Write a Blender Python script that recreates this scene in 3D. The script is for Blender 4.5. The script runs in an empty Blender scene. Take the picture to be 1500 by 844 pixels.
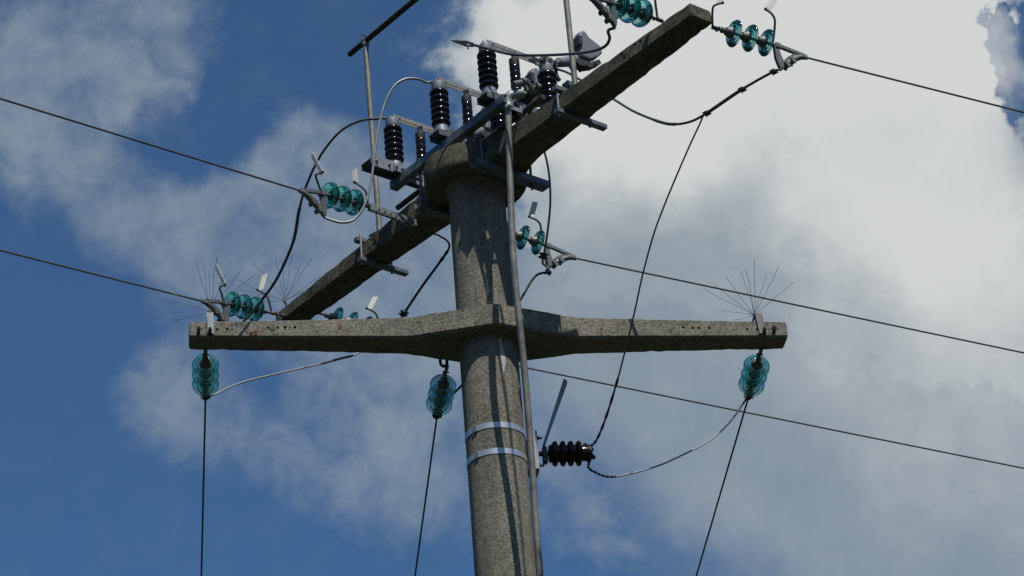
import bpy, bmesh, math, random
from mathutils import Vector as V, Matrix
random.seed(7)
SC = bpy.context.scene
COL = SC.collection
R = math.radians

# ------------------------------------------------------------------ camera
FPX, CXP, CYP = 4486.4, 750.0, 422.0           # focal length in photo pixels
EL, YAW, ROLL, DIST = R(29.12), R(.545), R(-4.66), 19.6775
cf = V((math.sin(YAW)*math.cos(EL), math.cos(YAW)*math.cos(EL), math.sin(EL)))
r0 = V((math.cos(YAW), -math.sin(YAW), 0)); u0 = r0.cross(cf)
cr = r0*math.cos(ROLL) + u0*math.sin(ROLL)
cu = u0*math.cos(ROLL) - r0*math.sin(ROLL)
CAM = V((0, -DIST*math.cos(EL), 1.6))
cd = bpy.data.cameras.new('camera'); co = bpy.data.objects.new('camera', cd); COL.objects.link(co)
co.matrix_world = Matrix(((cr.x, cu.x, -cf.x, CAM.x), (cr.y, cu.y, -cf.y, CAM.y), (cr.z, cu.z, -cf.z, CAM.z), (0, 0, 0, 1)))
cd.sensor_width = 36; cd.lens = 36*FPX/1500; cd.clip_end = 20000; cd.clip_start = .1
SC.camera = co

# ------------------------------------------------------------------ light, exposure
SUN_EL, SUN_AZ = R(60), R(24)                  # azimuth measured from behind the camera towards the right
SUN = V((math.sin(SUN_AZ)*math.cos(SUN_EL), -math.cos(SUN_AZ)*math.cos(SUN_EL), math.sin(SUN_EL)))
sl = bpy.data.lights.new('sun', 'SUN'); so = bpy.data.objects.new('sun', sl); COL.objects.link(so)
sl.energy = 3.7; sl.angle = R(.53); sl.color = (1, .955, .88)
so.rotation_euler = SUN.to_track_quat('Z', 'Y').to_euler(); so.location = SUN*60
vs = SC.view_settings
vs.view_transform = 'Standard'; vs.look = 'None'; vs.exposure = 0; vs.gamma = 1; vs.use_curve_mapping = False

def ray(x, y): return cf + cr*((x-CXP)/FPX) - cu*((y-CYP)/FPX)
def on(x, y, P0, n):                            # where the sight line meets a plane of the place
    d = ray(x, y); return CAM + d*((P0-CAM).dot(n)/d.dot(n))
def at_depth(x, y, t): return CAM + ray(x, y)*t
def depth(P): return (P-CAM).dot(cf)

# ------------------------------------------------------------------ sky
W = bpy.data.worlds.new('World'); SC.world = W; W.use_nodes = True
nt = W.node_tree; N = nt.nodes; LK = nt.links
for n in list(N): N.remove(n)
def wn(t, **k):
    n = N.new(t)
    for a, b in k.items(): setattr(n, a, b)
    return n
def wm(op, a, b=None, c=None, clamp=False):
    n = wn('ShaderNodeMath', operation=op, use_clamp=clamp)
    for i, v in enumerate((a, b, c)):
        if v is None: continue
        if isinstance(v, (int, float)): n.inputs[i].default_value = v
        else: LK.new(v, n.inputs[i])
    return n.outputs[0]
out = wn('ShaderNodeOutputWorld'); bg = wn('ShaderNodeBackground'); LK.new(bg.outputs[0], out.inputs[0])
STR = .065
SKY_TINT = (.62, .95, 1.22, 1)
bg.inputs[1].default_value = STR
sky = wn('ShaderNodeTexSky', sky_type='NISHITA')
sky.sun_disc = False; sky.sun_elevation = SUN_EL; sky.sun_rotation = math.atan2(SUN.x, SUN.y)
sky.air_density = 1.0; sky.dust_density = .6; sky.ozone_density = 1.6
tc = wn('ShaderNodeTexCoord')
DIRV = tc.outputs['Generated']
def blob_sum(blobs, src=None):
    tot = None
    for x, y, rad, w in blobs:
        d = ray(x, y).normalized()
        k = 1/(rad/FPX)**2
        dp = wn('ShaderNodeVectorMath', operation='DOT_PRODUCT'); LK.new(src or DIRV, dp.inputs[0]); dp.inputs[1].default_value = d
        e = wm('MULTIPLY_ADD', dp.outputs['Value'], k, -k)
        e = wm('EXPONENT', e)
        tot = wm('MULTIPLY', e, w) if tot is None else wm('MULTIPLY_ADD', e, w, tot)
    return tot
def noise(scale, detail, rough, dist=0., off=(0, 0, 0)):
    m = wn('ShaderNodeMapping'); LK.new(DIRV, m.inputs[0]); m.inputs['Location'].default_value = off
    n = wn('ShaderNodeTexNoise'); n.inputs['Scale'].default_value = scale; n.inputs['Detail'].default_value = detail
    n.inputs['Roughness'].default_value = rough; n.inputs['Distortion'].default_value = dist
    LK.new(m.outputs[0], n.inputs[0]); return n.outputs[0]
def smooth(v, a, b):
    m = wn('ShaderNodeMapRange', interpolation_type='SMOOTHSTEP'); LK.new(v, m.inputs[0])
    m.inputs[1].default_value = a; m.inputs[2].default_value = b; return m.outputs[0]
# where the cloud bodies stand in the sky (directions), thick ones then thin veils
THICK = [(850, 110, 95, .9), (1000, 90, 130, .8), (1180, 60, 140, .8), (1330, 110, 120, .7), (1010, 260, 150, .75), (1200, 260, 160, .8),
         (1350, 330, 130, .7), (1500, 330, 120, .75), (870, 300, 120, .6), (1400, 440, 130, .5), (1300, 400, 130, .4),
         (722, 122, 48, .75), (1420, 20, 70, .45), (1620, 470, 150, .5),
         (770, 30, 60, .5), (900, -60, 150, .7), (1250, -90, 180, .8), (1475, 35, 34, -.8), (1492, 92, 42, -1.1), (1446, 58, 24, -.5), (1515, 150, 40, -.7), (1540, 60, 70, -1.0), (1500, 40, 40, -.5), (1412, 44, 14, -.35), (1560, -60, 120, .7)]
SOFT = [(1330, 480, 150, .75), (1420, 620, 150, .75), (1150, 560, 150, .6), (1000, 480, 160, .55), (1300, 740, 140, .6), (1480, 780, 110, .6), (1620, 520, 170, .7), (1150, 720, 120, .35),
        (1020, 600, 120, .35), (860, 440, 120, .45), (930, 330, 130, .5), (1440, 60, 60, .2)]
THIN = [(1452, 62, 40, .62), (1480, 125, 34, .5), (1470, 20, 30, .5), (60, 60, 110, .5), (170, 70, 90, .48), (230, 30, 70, .32), (110, 150, 80, .3), (235, 110, 40, .22), (250, 230, 60, -.3), (340, 180, 70, -.3), (40, 130, 70, .3),
        (170, 320, 90, .36), (60, 250, 80, .26), (260, 370, 100, .42), (390, 330, 80, .5), (420, 260, 70, .55), (460, 210, 40, .42), (520, 370, 110, .5), (380, 400, 90, .36),
        (620, 400, 110, .45), (600, 290, 70, .3), (250, 600, 62, .38), (310, 640, 62, .38), (400, 670, 60, .34), (190, 620, 45, .27), (530, 560, 80, .28),
        (560, 690, 90, .32), (640, 780, 60, .26), (480, 720, 50, .22), (250, 550, 40, .28), (650, 560, 100, .34), (850, 560, 150, .42), (820, 700, 60, .25), (930, 820, 45, .4), (860, 800, 40, .3), (950, 640, 120, .3),
        (1130, 640, 110, .3), (1150, 760, 70, .2)]
f1 = noise(26, 10, .60, .25); f2 = noise(80, 9, .62, .5, (3, 1, 2)); f3 = noise(22, 9, .58, .3, (7, 2, 5)); f4 = noise(52, 8, .6, .8, (5, 9, 4))
fb = wm('ADD', wm('MULTIPLY_ADD', f1, 1.05, -.525), wm('ADD', wm('MULTIPLY_ADD', f2, .9, -.45), wm('MULTIPLY_ADD', f4, .7, -.35)))
def warped(scale, amp, off, base):
    """turbulent offset of the sky direction, so that cloud bodies get billowing outlines"""
    m = wn('ShaderNodeMapping'); LK.new(DIRV, m.inputs[0]); m.inputs['Location'].default_value = off
    n = wn('ShaderNodeTexNoise'); n.inputs['Scale'].default_value = scale; n.inputs['Detail'].default_value = 9; n.inputs['Roughness'].default_value = .58; LK.new(m.outputs[0], n.inputs[0])
    a = wn('ShaderNodeVectorMath', operation='SUBTRACT'); LK.new(n.outputs['Color'], a.inputs[0]); a.inputs[1].default_value = (.5, .5, .5)
    b = wn('ShaderNodeVectorMath', operation='SCALE'); LK.new(a.outputs[0], b.inputs[0]); b.inputs['Scale'].default_value = amp
    c = wn('ShaderNodeVectorMath', operation='ADD'); LK.new(base, c.inputs[0]); LK.new(b.outputs[0], c.inputs[1])
    d = wn('ShaderNodeVectorMath', operation='NORMALIZE'); LK.new(c.outputs[0], d.inputs[0]); return d.outputs[0]
W1 = warped(38, .050, (2, 4, 1), DIRV); W2 = warped(26, .030, (8, 3, 6), DIRV)
thick = wm('ADD', wm('MINIMUM', blob_sum(THICK, W1), 1.15), wm('MULTIPLY', fb, .55))
soft = wm('ADD', wm('MINIMUM', blob_sum(SOFT, W2), 1.0), wm('MULTIPLY', fb, .32))
a_thick = wm('MAXIMUM', smooth(thick, .22, .86), wm('MULTIPLY', smooth(soft, -.05, 1.1), .90))
thin = wm('ADD', wm('MINIMUM', blob_sum(THIN, W2), .8), wm('MULTIPLY', fb, .75))
a_thin = wm('MULTIPLY', smooth(thin, .24, 1.14), .82)
alpha = wm('MULTIPLY', wm('MAXIMUM', a_thick, a_thin), .97)
# how much sunlit top shows in the cloud: whitest high up, greyer lower
BRIGHT = [(770, 60, 70, .7), (880, 40, 110, .55), (1050, 20, 110, .75), (1180, -10, 110, .5), (1350, 20, 80, .45), (1440, 110, 60, .4), (1250, 50, 80, .3), (950, 150, 110, .35),
          (1150, 140, 110, .38), (1350, 150, 110, .5), (1230, 290, 80, .36), (1330, 370, 80, .42), (1460, 310, 80, .45), (1480, 420, 90, .3), (1050, 200, 80, .2), (880, 230, 80, .3),
          (800, 160, 90, .4), (1300, 600, 150, .20), (1420, 510, 120, .2), (1480, 700, 110, .14), (1150, 470, 110, .08), (430, 230, 70, .12), (100, 60, 130, .08), (1420, 20, 60, .3)]
br = wm('ADD', wm('MINIMUM', blob_sum(BRIGHT, W1), 1.0), wm('MULTIPLY_ADD', f3, .52, -.24))
br = wm('ADD', br, wm('MULTIPLY', fb, .15))
brs = smooth(br, -.12, 1.05)
mc = wn('ShaderNodeMix', data_type='RGBA'); LK.new(brs, mc.inputs['Factor'])
mc.inputs['A'].default_value = (.245/STR, .305/STR, .36/STR, 1); mc.inputs['B'].default_value = (.66/STR, .68/STR, .665/STR, 1)
tint = wn('ShaderNodeMix', data_type='RGBA', blend_type='MULTIPLY'); tint.inputs['Factor'].default_value = 1
LK.new(sky.outputs[0], tint.inputs['A']); tint.inputs['B'].default_value = SKY_TINT
mx = wn('ShaderNodeMix', data_type='RGBA'); LK.new(alpha, mx.inputs['Factor']); LK.new(tint.outputs['Result'], mx.inputs['A']); LK.new(mc.outputs['Result'], mx.inputs['B'])
LK.new(mx.outputs['Result'], bg.inputs[0])

# ------------------------------------------------------------------ materials
MATS = {}
def mat(name, col, rough=.5, metal=0., coat=0., vary=0., vscale=20., bump=0., bscale=150., trans=0., ior=1.5, spec=.5, col2=None):
    if name in MATS: return MATS[name]
    m = bpy.data.materials.new(name); m.use_nodes = True; t = m.node_tree
    b = t.nodes['Principled BSDF']
    b.inputs['Base Color'].default_value = (*col, 1); b.inputs['Roughness'].default_value = rough; b.inputs['Metallic'].default_value = metal
    b.inputs['Coat Weight'].default_value = coat; b.inputs['Transmission Weight'].default_value = trans; b.inputs['IOR'].default_value = ior
    b.inputs['Specular IOR Level'].default_value = spec
    g = t.nodes.new('ShaderNodeTexCoord')
    if vary or col2:
        n = t.nodes.new('ShaderNodeTexNoise'); n.inputs['Scale'].default_value = vscale; n.inputs['Detail'].default_value = 6; n.inputs['Roughness'].default_value = .65
        t.links.new(g.outputs['Object'], n.inputs[0])
        rp = t.nodes.new('ShaderNodeValToRGB'); t.links.new(n.outputs[0], rp.inputs[0])
        rp.color_ramp.elements[0].position = .32; rp.color_ramp.elements[1].position = .68
        c2 = col2 or tuple(c*(1+vary) for c in col)
        c1 = col if col2 else tuple(c*(1-vary) for c in col)
        rp.color_ramp.elements[0].color = (*c1, 1); rp.color_ramp.elements[1].color = (*c2, 1)
        t.links.new(rp.outputs[0], b.inputs['Base Color'])
    if bump:
        n = t.nodes.new('ShaderNodeTexNoise'); n.inputs['Scale'].default_value = bscale; n.inputs['Detail'].default_value = 4
        t.links.new(g.outputs['Object'], n.inputs[0])
        bp = t.nodes.new('ShaderNodeBump'); bp.inputs['Strength'].default_value = bump; bp.inputs['Distance'].default_value = .002
        t.links.new(n.outputs[0], bp.inputs['Height']); t.links.new(bp.outputs[0], b.inputs['Normal'])
    MATS[name] = m; return m

def concrete(name, base, lichen=0., lcol=(.30, .31, .20), moss=0., streak=.0):
    """weathered cast concrete with exposed grit, blotches, lichen rings and rain streaks"""
    m = bpy.data.materials.new(name); m.use_nodes = True; t = m.node_tree; L = t.links
    b = t.nodes['Principled BSDF']; b.inputs['Roughness'].default_value = .92; b.inputs['Specular IOR Level'].default_value = .2
    g = t.nodes.new('ShaderNodeTexCoord').outputs['Object']
    def nz(sc, det, ro, src=g):
        n = t.nodes.new('ShaderNodeTexNoise'); n.inputs['Scale'].default_value = sc; n.inputs['Detail'].default_value = det; n.inputs['Roughness'].default_value = ro
        L.new(src, n.inputs[0]); return n.outputs[0]
    def ramp(v, p0, p1, c0, c1):
        r = t.nodes.new('ShaderNodeValToRGB'); L.new(v, r.inputs[0]); e = r.color_ramp.elements
        e[0].position = p0; e[1].position = p1; e[0].color = (*c0, 1); e[1].color = (*c1, 1); return r.outputs[0]
    def mix(fac, a, c, mode='MIX'):
        n = t.nodes.new('ShaderNodeMix'); n.data_type = 'RGBA'; n.blend_type = mode
        for sock, v in (('Factor', fac), ('A', a), ('B', c)):
            if isinstance(v, float): n.inputs[sock].default_value = v
            elif isinstance(v, tuple): n.inputs[sock].default_value = (*v, 1)
            else: L.new(v, n.inputs[sock])
        return n.outputs['Result']
    k = lambda s: tuple(c*s for c in base)
    grey = lambda a: (a, a, a)
    c = mix(.55, ramp(nz(5, 8, .65), .3, .72, k(.72), k(1.22)), ramp(nz(2.3, 6, .6), .35, .65, tuple(v*w for v, w in zip(base, (.72, .78, .74))), tuple(v*w for v, w in zip(base, (1.2, 1.14, 1.08)))))
    vo = t.nodes.new('ShaderNodeTexVoronoi'); vo.inputs['Scale'].default_value = 92; L.new(g, vo.inputs[0])
    sp = t.nodes.new('ShaderNodeSeparateColor'); L.new(vo.outputs['Color'], sp.inputs[0])
    c = mix(.85, c, ramp(sp.outputs[0], .0, 1., grey(.58), grey(1.42)), 'MULTIPLY')
    gr = nz(150, 4, .72)
    c = mix(.7, c, ramp(gr, .36, .64, grey(.62), grey(1.4)), 'MULTIPLY')
    pit = t.nodes.new('ShaderNodeTexVoronoi'); pit.inputs['Scale'].default_value = 30; L.new(g, pit.inputs[0])
    c = mix(ramp(pit.outputs['Distance'], .10, .2, grey(.75), grey(0.)), c, k(.22))
    if lichen:
        lv = nz(9, 5, .7); lf = nz(70, 4, .7)
        mul = t.nodes.new('ShaderNodeMath'); mul.operation = 'MULTIPLY'; L.new(lv, mul.inputs[0]); L.new(lf, mul.inputs[1])
        c = mix(ramp(mul.outputs[0], .36-.12*lichen, .44-.1*lichen, grey(0.), grey(.8)), c, lcol)
    if moss:
        c = mix(ramp(nz(14, 7, .72), .56-.1*moss, .68-.08*moss, grey(0.), grey(.75)), c, (.045, .05, .032))
    if streak:
        mp = t.nodes.new('ShaderNodeMapping'); L.new(g, mp.inputs[0]); mp.inputs['Scale'].default_value = (11, 11, .7)
        sn = nz(1, 6, .6, mp.outputs[0])
        c = mix(ramp(sn, .35, .7, grey(1-streak), grey(1+streak*.45)), c, c) if False else mix(.9, c, ramp(sn, .35, .7, grey(1-streak), grey(1+streak*.45)), 'MULTIPLY')
    L.new(c, b.inputs['Base Color'])
    bp = t.nodes.new('ShaderNodeBump'); bp.inputs['Strength'].default_value = .7; bp.inputs['Distance'].default_value = .006
    ad = t.nodes.new('ShaderNodeMath'); ad.operation = 'ADD'; L.new(gr, ad.inputs[0]); L.new(sp.outputs[0], ad.inputs[1])
    L.new(ad.outputs[0], bp.inputs['Height']); L.new(bp.outputs[0], b.inputs['Normal'])
    return m

M_POLE = concrete('pole_concrete', (.262, .246, .202), lichen=.2, lcol=(.34, .33, .28), streak=.3)
M_ARMA = concrete('pale_gritty_concrete', (.240, .228, .190), lichen=.45, lcol=(.36, .35, .25), moss=.15)
M_ARMB = concrete('mossy_concrete', (.128, .120, .090), lichen=.75, lcol=(.225, .225, .145), moss=.6)
M_GALV = mat('galvanised_steel', (.30, .32, .34), .55, .45, vary=.25, vscale=30, bump=.15)
M_GALVD = mat('dull_blue_grey_steel', (.15, .18, .20), .55, .35, vary=.3, vscale=25, bump=.15)
M_BRIGHT = mat('bright_zinc', (.36, .37, .375), .45, .5, vary=.12, vscale=40)
M_DARKST = mat('weathered_dark_steel', (.06, .06, .058), .6, .3, vary=.35, vscale=40)
M_RUST = mat('rusty_brown_steel', (.055, .042, .036), .7, .2, vary=.3, vscale=40)
M_TUBE = mat('grey_tube', (.22, .215, .19), .55, .25, vary=.38, vscale=9, bump=.1)
M_CAP = mat('insulator_cap_iron', (.17, .165, .15), .55, .4, vary=.3, vscale=60)
M_PORC = mat('dark_brown_porcelain', (.009, .006, .006), .10, 0, spec=.42)
M_PORC2 = mat('maroon_porcelain', (.014, .007, .008), .16, 0, spec=.4)
M_ALU = mat('bright_aluminium_cable', (.34, .35, .35), .6, .3, vary=.15, vscale=60)
M_WIRE = mat('weathered_conductor', (.10, .108, .11), .55, .35, vary=.2, vscale=50)
M_DARKW = mat('dark_sheathed_cable', (.018, .021, .025), .5)
M_PLATE = mat('white_plastic', (.84, .82, .75), .5, vary=.08, vscale=30)
M_SPIKE = mat('dark_needle_wire', (.10, .11, .12), .5, .4)
M_CHUTE = mat('grey_moulded_resin', (.20, .205, .22), .5, vary=.1)
M_BLADE = mat('tinned_copper_bar', (.34, .325, .29), .5, .4, vary=.2, vscale=40)
M_BLACKBOLT = mat('black_bolt_iron', (.012, .011, .010), .9)  # near-black metal of the eye bolts
M_RED = mat('faded_red_paint', (.22, .045, .03), .8, vary=.35, vscale=60)
M_STRIP = mat('grey_plastic_strip', (.45, .48, .50), .4, vary=.1)
M_GLASS = mat('teal_toughened_glass', (.16, .58, .58), .02, trans=1., ior=1.28)
def glassmix(m):
    """thin tinted shells: clear face on, deeper at the rims, glossy by Fresnel"""
    t = m.node_tree; o = t.nodes['Material Output']; t.nodes.remove(t.nodes['Principled BSDF'])
    lw = t.nodes.new('ShaderNodeLayerWeight'); lw.inputs[0].default_value = .5
    rp = t.nodes.new('ShaderNodeValToRGB'); t.links.new(lw.outputs['Facing'], rp.inputs[0])
    e = rp.color_ramp.elements; e[0].position = .25; e[0].color = (.76, .95, .93, 1); e[1].position = .97; e[1].color = (.12, .44, .45, 1)
    tp = t.nodes.new('ShaderNodeBsdfTransparent'); t.links.new(rp.outputs[0], tp.inputs[0])
    tr = t.nodes.new('ShaderNodeBsdfTranslucent'); tr.inputs[0].default_value = (.14, .76, .68, 1)
    m1 = t.nodes.new('ShaderNodeMixShader'); m1.inputs[0].default_value = .22
    t.links.new(tp.outputs[0], m1.inputs[1]); t.links.new(tr.outputs[0], m1.inputs[2])
    gl = t.nodes.new('ShaderNodeBsdfGlossy'); gl.inputs['Roughness'].default_value = .06; gl.inputs['Color'].default_value = (.9, 1, 1, 1)
    fr = t.nodes.new('ShaderNodeFresnel'); fr.inputs[0].default_value = 1.5
    m2 = t.nodes.new('ShaderNodeMixShader'); t.links.new(fr.outputs[0], m2.inputs[0]); t.links.new(m1.outputs[0], m2.inputs[1]); t.links.new(gl.outputs[0], m2.inputs[2])
    t.links.new(m2.outputs[0], o.inputs[0])
glassmix(M_GLASS)
def thinplastic(m, f, col):
    t = m.node_tree; b = t.nodes['Principled BSDF']; o = t.nodes['Material Output']
    tr = t.nodes.new('ShaderNodeBsdfTranslucent'); tr.inputs[0].default_value = (*col, 1)
    mx = t.nodes.new('ShaderNodeMixShader'); mx.inputs[0].default_value = f
    t.links.new(b.outputs[0], mx.inputs[1]); t.links.new(tr.outputs[0], mx.inputs[2]); t.links.new(mx.outputs[0], o.inputs[0])
thinplastic(M_PLATE, .5, (.95, .93, .86)); thinplastic(M_STRIP, .35, (.6, .64, .66))
M_WHT = mat('white_bird_lime', (.5, .5, .46), .9, vary=.3, vscale=80)
M_GREEN = mat('meadow_ground', (.016, .021, .009), .95, vary=.4, vscale=.3)

# ------------------------------------------------------------------ mesh helpers
WLOC = {}
def link(o): COL.objects.link(o); return o
def tag(o, label=None, cat=None, group=None, kind=None):
    if label: o['label'] = label
    if cat: o['category'] = cat
    if group: o['group'] = group
    if kind: o['kind'] = kind
    return o
def thing(name, label, cat, loc, group=None, M=None):
    o = link(bpy.data.objects.new(name, None)); o.empty_display_size = .1
    m = M if M is not None else Matrix.Translation(loc)
    o.matrix_world = m; WLOC[o] = m.copy()
    return tag(o, label, cat, group)
def fin(name, bm, m, parent=None, loc=None, smooth=True, bevel=0.):
    """link a bmesh given in world coordinates as ONE object, its origin at its parent (or at loc)"""
    W0 = WLOC[parent] if parent is not None else Matrix.Translation(loc or (0, 0, 0))
    bm.transform(W0.inverted())
    bmesh.ops.recalc_face_normals(bm, faces=bm.faces[:])
    me = bpy.data.meshes.new(name); bm.to_mesh(me); bm.free()
    for p in me.polygons: p.use_smooth = smooth
    o = link(bpy.data.objects.new(name, me)); me.materials.append(m)
    if parent is not None: o.parent = parent
    else: o.matrix_world = W0
    WLOC[o] = W0.copy()
    if smooth:
        try: me.set_sharp_from_angle(angle=R(38))
        except Exception: pass
    if bevel:
        md = o.modifiers.new('bevel', 'BEVEL'); md.width = bevel; md.segments = 2; md.limit_method = 'ANGLE'; md.angle_limit = R(40)
    return o
def BM(): return bmesh.new()
def box(bm, c, ax, ay, az, sx, sy, sz):
    """oriented box: centre, three unit axes, full sizes"""
    vs_ = [bm.verts.new(c + ax*(i*sx/2) + ay*(j*sy/2) + az*(k*sz/2)) for i in (-1, 1) for j in (-1, 1) for k in (-1, 1)]
    for q in ((0, 1, 3, 2), (4, 6, 7, 5), (0, 4, 5, 1), (2, 3, 7, 6), (0, 2, 6, 4), (1, 5, 7, 3)): bm.faces.new([vs_[i] for i in q])
def frame(d):
    d = d.normalized(); a = V((0, 0, 1)) if abs(d.z) < .9 else V((1, 0, 0))
    x = d.cross(a).normalized(); return x, d.cross(x).normalized()
def tube(bm, pts, r, n=10, caps=True):
    pts = [V(p) for p in pts]; rs = r if isinstance(r, (list, tuple)) else [r]*len(pts)
    rings = []; x = None
    for i, p in enumerate(pts):
        d = (pts[min(i+1, len(pts)-1)] - pts[max(i-1, 0)]).normalized()
        if x is None: x, y = frame(d)
        else:
            x = (x - d*x.dot(d)); x = x.normalized() if x.length > 1e-6 else frame(d)[0]; y = d.cross(x)
        rings.append([bm.verts.new(p + (x*math.cos(t) + y*math.sin(t))*rs[i]) for t in (2*math.pi*k/n for k in range(n))])
    for a, b in zip(rings, rings[1:]):
        for k in range(n): bm.faces.new((a[k], a[(k+1) % n], b[(k+1) % n], b[k]))
    if caps: bm.faces.new(rings[0][::-1]); bm.faces.new(rings[-1])
def curve(pts, per=8):
    P = [V(p) for p in pts]; o = []
    for i in range(len(P)-1):
        p0 = P[i-1] if i else P[0]*2-P[1]; p1, p2 = P[i], P[i+1]; p3 = P[i+2] if i+2 < len(P) else P[-1]*2-P[-2]
        for k in range(per):
            t = k/per
            o.append(((p1*2) + (p2-p0)*t + (p0*2-p1*5+p2*4-p3)*t*t + (p1*3-p0-p2*3+p3)*t**3)*.5)
    return o + [P[-1]]
def lathe(bm, o, d, prof, n=28):
    """revolve (distance along d, radius) pairs"""
    d = d.normalized(); x, y = frame(d); rings = []
    for s, r in prof:
        c = o + d*s
        rings.append([bm.verts.new(c)] if r < 1e-5 else [bm.verts.new(c + (x*math.cos(t)+y*math.sin(t))*r) for t in (2*math.pi*k/n for k in range(n))])
    for a, b in zip(rings, rings[1:]):
        for k in range(n):
            A_ = a[k % len(a)], a[(k+1) % len(a)]; B_ = b[k % len(b)], b[(k+1) % len(b)]
            if len(a) == 1 and len(b) == 1: continue
            if len(a) == 1: bm.faces.new((a[0], B_[1], B_[0]))
            elif len(b) == 1: bm.faces.new((A_[0], A_[1], b[0]))
            else: bm.faces.new((A_[0], A_[1], B_[1], B_[0]))
    if len(rings[0]) > 1: bm.faces.new(rings[0][::-1])
    if len(rings[-1]) > 1: bm.faces.new(rings[-1])
def prism(bm, pts, ext):
    """closed outline extruded by a vector"""
    a = [bm.verts.new(p) for p in pts]; b = [bm.verts.new(p+ext) for p in pts]; n = len(a)
    bm.faces.new(a[::-1]); bm.faces.new(b)
    for i in range(n): bm.faces.new((a[i], a[(i+1) % n], b[(i+1) % n], b[i]))
def bolt(bm, p, d, r=.010, h=.012, sh=.02):
    x, y = frame(d); d = d.normalized()
    prism(bm, [p + (x*math.cos(k*math.pi/3)+y*math.sin(k*math.pi/3))*r for k in range(6)], d*h)
    tube(bm, [p + d*(h*.9), p + d*(h+sh)], r*.5, 8)
def rough(rings, step=.05, amp=.0016):
    rnd = random.Random(3); o = []
    for a, b in zip(rings, rings[1:]):
        n = max(1, int((a[0]-b[0]).length/step))
        for k in range(n): o.append([p.lerp(q, k/n) for p, q in zip(a, b)])
    o.append(rings[-1])
    for r in o[1:-1]:
        for i, p in enumerate(r):
            j = rnd.gauss(0, amp) if rnd.random() > .06 else -rnd.uniform(2, 4)*amp
            r[i] = p + (p - sum(r, V())/len(r)).normalized()*min(j, amp*1.5)
    return o
def loft(bm, rings):
    vr = [[bm.verts.new(p) for p in r] for r in rings]; n = len(vr[0])
    for a, b in zip(vr, vr[1:]):
        for k in range(n): bm.faces.new((a[k], a[(k+1) % n], b[(k+1) % n], b[k]))
    bm.faces.new(vr[0][::-1]); bm.faces.new(vr[-1])

# ------------------------------------------------------------------ frames of the place
Z = V((0, 0, 1))
AXIS = V((-.018, 0, 0))
aB, aA = R(39.15), R(8.13)
Bn = V((math.sin(aB), -math.cos(aB), 0)); Ln = V((math.cos(aB), math.sin(aB), 0))     # along / across the upper arm
An = V((math.cos(aA), math.sin(aA), 0)); Cn = V((-math.sin(aA), math.cos(aA), 0))     # along / across the lower arm
An3 = (An - Z*.0099).normalized()
HB = AXIS + Z*12.0417; HA = V((.003, 0, 10.8396))
def B(b, l, z): return HB + Bn*b + Ln*l + Z*z
def Ap(s, y, z): return HA + An3*s + Cn*y + Z*z
def onb(x, y, b): return on(x, y, HB + Bn*b, Bn)
def onl(x, y, l): return on(x, y, HB + Ln*l, Ln)
def onz(x, y, z): return on(x, y, HB + Z*z, Z)
def onvert(x, y, P0, az): return on(x, y, P0, V((-math.sin(az), math.cos(az), 0)))
AZR, AZL = R(29), R(230)                        # the span to the right goes away, the span to the left comes near
dR = V((math.cos(AZR), math.sin(AZR), 0)); dL = V((math.cos(AZL), math.sin(AZL), 0))

# ------------------------------------------------------------------ ground
bm = BM(); s = 6000
bm.faces.new([bm.verts.new((x*s, y*s, 0)) for x, y in ((-1, -1), (1, -1), (1, 1), (-1, 1))])
tag(fin('ground', bm, M_GREEN, smooth=False), 'dark green meadow the pole stands in', 'ground', kind='structure')

# added ring of dark slopes, unseen below the frame, blocks low horizon light
bm = BM(); rg = []
for rad, hh in ((150, -2), (230, 34), (330, 84), (480, 118), (800, 130)):
    rg.append([bm.verts.new((rad*math.cos(t), rad*math.sin(t), hh*(1 + .16*math.sin(3*t+1) + .10*math.sin(7*t) + .05*math.sin(17*t+rad)))) for t in (2*math.pi*k/96 for k in range(96))])
for a_, b_ in zip(rg, rg[1:]):
    for k in range(96): bm.faces.new((a_[k], a_[(k+1) % 96], b_[(k+1) % 96], b_[k]))
tag(fin('horizon_blocker', bm, mat('horizon_blocker_green', (.012, .018, .008), .95, vary=.4, vscale=.05)), 'unseen dark hill ring added to block horizon light', 'horizon_blocker', kind='structure')

# ------------------------------------------------------------------ pole
bm = BM()
lathe(bm, AXIS, Z, [(0, .196)] + [(.5*k, .196-.0009*.5*k) for k in range(1, 24)] + [(11.99, .183)], 64)
pole = tag(fin('concrete_pole', bm, M_POLE, loc=AXIS), 'round tapered grey concrete pole carrying both crossarms', 'utility pole')

def drill(o, cyl):
    """real holes: cut the cutter mesh out of o, keep the result"""
    me = bpy.data.meshes.new('cutter'); bmesh.ops.recalc_face_normals(cyl, faces=cyl.faces[:]); cyl.transform(WLOC[o].inverted()); cyl.to_mesh(me); cyl.free()
    c = link(bpy.data.objects.new('cutter', me)); c.matrix_world = WLOC[o]
    md = o.modifiers.new('cut', 'BOOLEAN'); md.object = c; md.operation = 'DIFFERENCE'; md.solver = 'EXACT'
    bpy.context.view_layer.update()
    new = bpy.data.meshes.new_from_object(o.evaluated_get(bpy.context.evaluated_depsgraph_get()))
    o.modifiers.clear(); o.data = new
    bpy.data.objects.remove(c); bpy.data.meshes.remove(me)
    for p in new.polygons: p.use_smooth = False

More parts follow.
